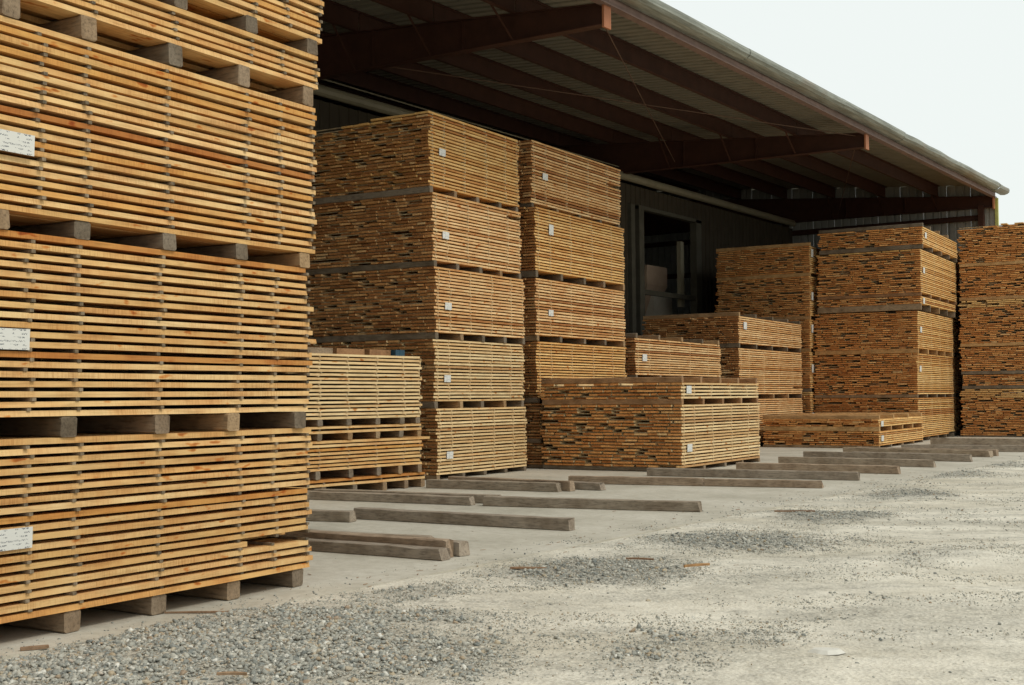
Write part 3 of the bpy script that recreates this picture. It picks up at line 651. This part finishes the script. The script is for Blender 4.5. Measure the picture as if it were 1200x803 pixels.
# ------------------------------------------------------------------ timbers lying on the slab
TG = 'timber bearers laid out on the slab'
TB = [  # front bottom edge x0,y0 -> x1,y1, height, depth, label, newer
 (-9.60, 9.07, -7.12, 9.18, .105, .15, 'nearest grey timber on the slab beside the foreground stack', 0),
 (-9.80, 9.24, -7.20, 9.34, .165, .13, 'brown topped timber lying tight behind the nearest one', 1),
 (-9.60, 9.52, -7.16, 9.50, .135, .15, 'cracked timber poking out behind the nearest pair', 0),
 (-10.2, 10.24, -8.29, 10.50, .028, .10, 'thin flat lath on the slab behind the nearest timbers', 0),
 (-11.6, 11.10, -10.25, 11.43, .13, .16, 'short timber with a broken end left of the long one', 0),
 (-10.51, 11.77, -7.47, 11.93, .135, .15, 'long grey timber alone on the slab behind the nearest pair', 0),
 (-13.6, 13.62, -10.37, 14.03, .12, .15, 'grey timber running out from under the half height stack, left of the long one', 0),
 (-13.6, 14.08, -10.18, 14.42, .12, .14, 'timber just behind the grey one beside the half height stack', 0),
 (-10.19, 14.06, -7.23, 14.69, .13, .15, 'long timber whose left end meets the grey one with a gap between', 0),
 (-13.0, 16.36, -10.63, 16.66, .14, .15, 'grey timber in front of the tall middle stack', 0),
 (-13.0, 16.95, -10.53, 16.86, .16, .14, 'brown timber behind the grey one at the tall middle stack', 1),
 (-12.75, 17.36, -10.2, 17.24, .12, .16, 'timber lying against the foot of the tall middle stack', 0),
 (-11.5, 18.36, -9.22, 18.89, .13, .14, 'left half of the pair of brown timbers laid end to end', 1),
 (-9.20, 18.905, -7.36, 19.34, .12, .14, 'right half of the pair of brown timbers laid end to end', 1),
 (-11.3, 20.80, -7.47, 21.34, .145, .15, 'timber in front of the low front stack', 0),
 (-10.6, 23.20, -7.41, 23.37, .15, .15, 'first timber right of the low front stack', 1),
 (-10.8, 25.80, -7.48, 25.82, .15, .15, 'second timber right of the low front stack', 0),
 (-11.2, 28.26, -7.37, 28.19, .16, .15, 'third timber right of the low front stack with a dark end', 0),
 (-10.2, 28.75, -7.76, 28.46, .15, .15, 'shorter timber hidden behind the third one', 0),
 (-11.2, 30.88, -7.52, 30.46, .15, .15, 'front one of two timbers before the knee high stack', 0),
 (-11.0, 31.34, -7.53, 31.05, .15, .14, 'rear one of two timbers before the knee high stack', 1),
 (-10.3, 32.70, -4.3, 34.2, .17, .16, 'long front timber at the foot of the right edge stack', 0),
 (-10.9, 37.32, -4.1, 38.4, .19, .18, 'long rear timber at the foot of the right edge stack', 0)]
for i, (x0, y0, x1, y1, h, d, lb, new) in enumerate(TB):
    L = math.hypot(x1 - x0, y1 - y0); ang = math.atan2(y1 - y0, x1 - x0); r = random.Random(i * 7 + 1)
    v = []; f = []; c = .008; seg = 8
    pf = [(c, 0), (d - c, 0), (d, c), (d, h - c), (d - c, h), (c, h), (0, h - c), (0, c)]; n = 8
    if h < .05: pf = [(0, 0), (d, 0), (d, h), (0, h)]; n = 4
    for s in range(seg + 1):
        x = L * s / seg; jy = .022 * noise((s * .6, i, 0)); jz = .006 * noise((s * .8, i, 5))
        for k, (yy, zz) in enumerate(pf):
            q = r.uniform(-.012, .012) if s in (0, seg) else 0
            top = zz > h * .5; vx = x + q + (r.uniform(-.05, .0) if s == seg and top else 0)
            v.append((vx, yy + jy + r.uniform(-.004, .004), max(0, zz + jz * top + r.uniform(-.005, .002) * top)))
    for s in range(seg):
        for k in range(n):
            j = (k + 1) % n; f.append((s * n + k, (s + 1) * n + k, (s + 1) * n + j, s * n + j))
    f += [tuple(range(n)), tuple(seg * n + k for k in reversed(range(n)))]
    o = obj('timber_bearer', mesh('timber_bearer', v, f, M_TIMBB if new else M_TIMB), None, (x0, y0, .003), ang); tag(o, lb, 'timber', TG)

# ------------------------------------------------------------------ splinters and scraps
def scrap(name, x, y, z, L, wd, h, ang, label, cat, m=M_CHIP, curve=.02):
    v = []; f = []; seg = 5; r = random.Random(label)
    for s in range(seg + 1):
        t = s / seg; q = wd * (1 - .7 * abs(t - .45)) * r.uniform(.8, 1.1); yy = curve * math.sin(t * 3)
        v += [(L * t, yy - q / 2, 0), (L * t, yy + q / 2, 0), (L * t, yy + q / 2, h), (L * t, yy - q / 2, h * r.uniform(.7, 1.1))]
    for s in range(seg):
        for k in range(4):
            j = (k + 1) % 4; f.append((s * 4 + k, (s + 1) * 4 + k, (s + 1) * 4 + j, s * 4 + j))
    f += [(0, 1, 2, 3), (seg * 4 + 3, seg * 4 + 2, seg * 4 + 1, seg * 4)]
    tag(obj(name, mesh(name, v, f, m), None, (x, y, z), ang), label, cat)
scrap('wood_chip', -6.76, 4.60, .003, .16, .05, .018, R(62), 'orange wood chip on the slab in front of the foreground stack', 'wood chip', curve=.0)
scrap('splinter', -7.05, 5.93, .004, .62, .018, .012, R(33), 'long thin reddish splinter on the slab edge', 'splinter')
scrap('splinter', -6.62, 6.02, .006, .30, .014, .010, R(20), 'short splinter close to the long reddish one', 'splinter')
scrap('splinter', -6.25, 9.02, .012, .35, .05, .015, R(25), 'bark strip between the nearest timbers and the gravel', 'splinter')
scrap('splinter', -5.08, 4.62, .05, .16, .022, .015, R(30), 'flat wood strip lying on the gravel at the bottom edge', 'splinter')
scrap('splinter', -4.95, 9.75, .03, .26, .03, .02, R(60), 'pale stick at the end of the nearest gravel patch', 'splinter', M_BTAN)
scrap('splinter', -5.6, 9.9, .04, .25, .02, .015, R(15), 'brown stick lying across the nearest gravel patch', 'splinter')
scrap('splinter', -6.3, 14.9, .03, .5, .03, .02, R(30), 'twig on the gravel patch below the end to end timbers', 'splinter')
r = random.Random(8)
lt = MB()
for _ in range(170):                               # crumbs of bark and wood
    x = r.gauss(-6.9, .35) if r.random() < .7 else r.uniform(-9, -1); y = r.uniform(4, 24); an = r.uniform(0, 3.14); L = r.uniform(.012, .07); q = r.uniform(.002, .006)
    z = float(zyard(np.array([x]), np.array([y]))[0]) + .003
    lt.sweep([(-q, 0), (q, 0), (q * .6, q * .8), (-q * .6, q * .8)], (x, y, z), (x + L * math.cos(an), y + L * math.sin(an), z + .003))
lt.build('wood_litter', M_CHIP, kind='stuff')
s_ = [(math.cos(k) * .11 * (1 + .3 * math.sin(3 * k)), math.sin(k) * .07) for k in (0, .7, 1.5, 2.3, 3.1, 3.9, 4.7, 5.5)]
v = [(x, y, 0) for x, y in s_] + [(x * .7, y * .7, .022) for x, y in s_]; f = [(i, (i + 1) % 8, 8 + (i + 1) % 8, 8 + i) for i in range(8)] + [tuple(range(8, 16))]
M_WHITE = steel('pale_flat_rock', (.52, .50, .44), (.62, .60, .54), .9, 9)
tag(obj('flat_stone', mesh('flat_stone', v, f, M_WHITE), None, (-2.68, 7.06, float(zyard(np.array([-2.68]), np.array([7.06]))[0]) + .0), .5), 'whitish flat stone alone on the open yard at lower right', 'stone')
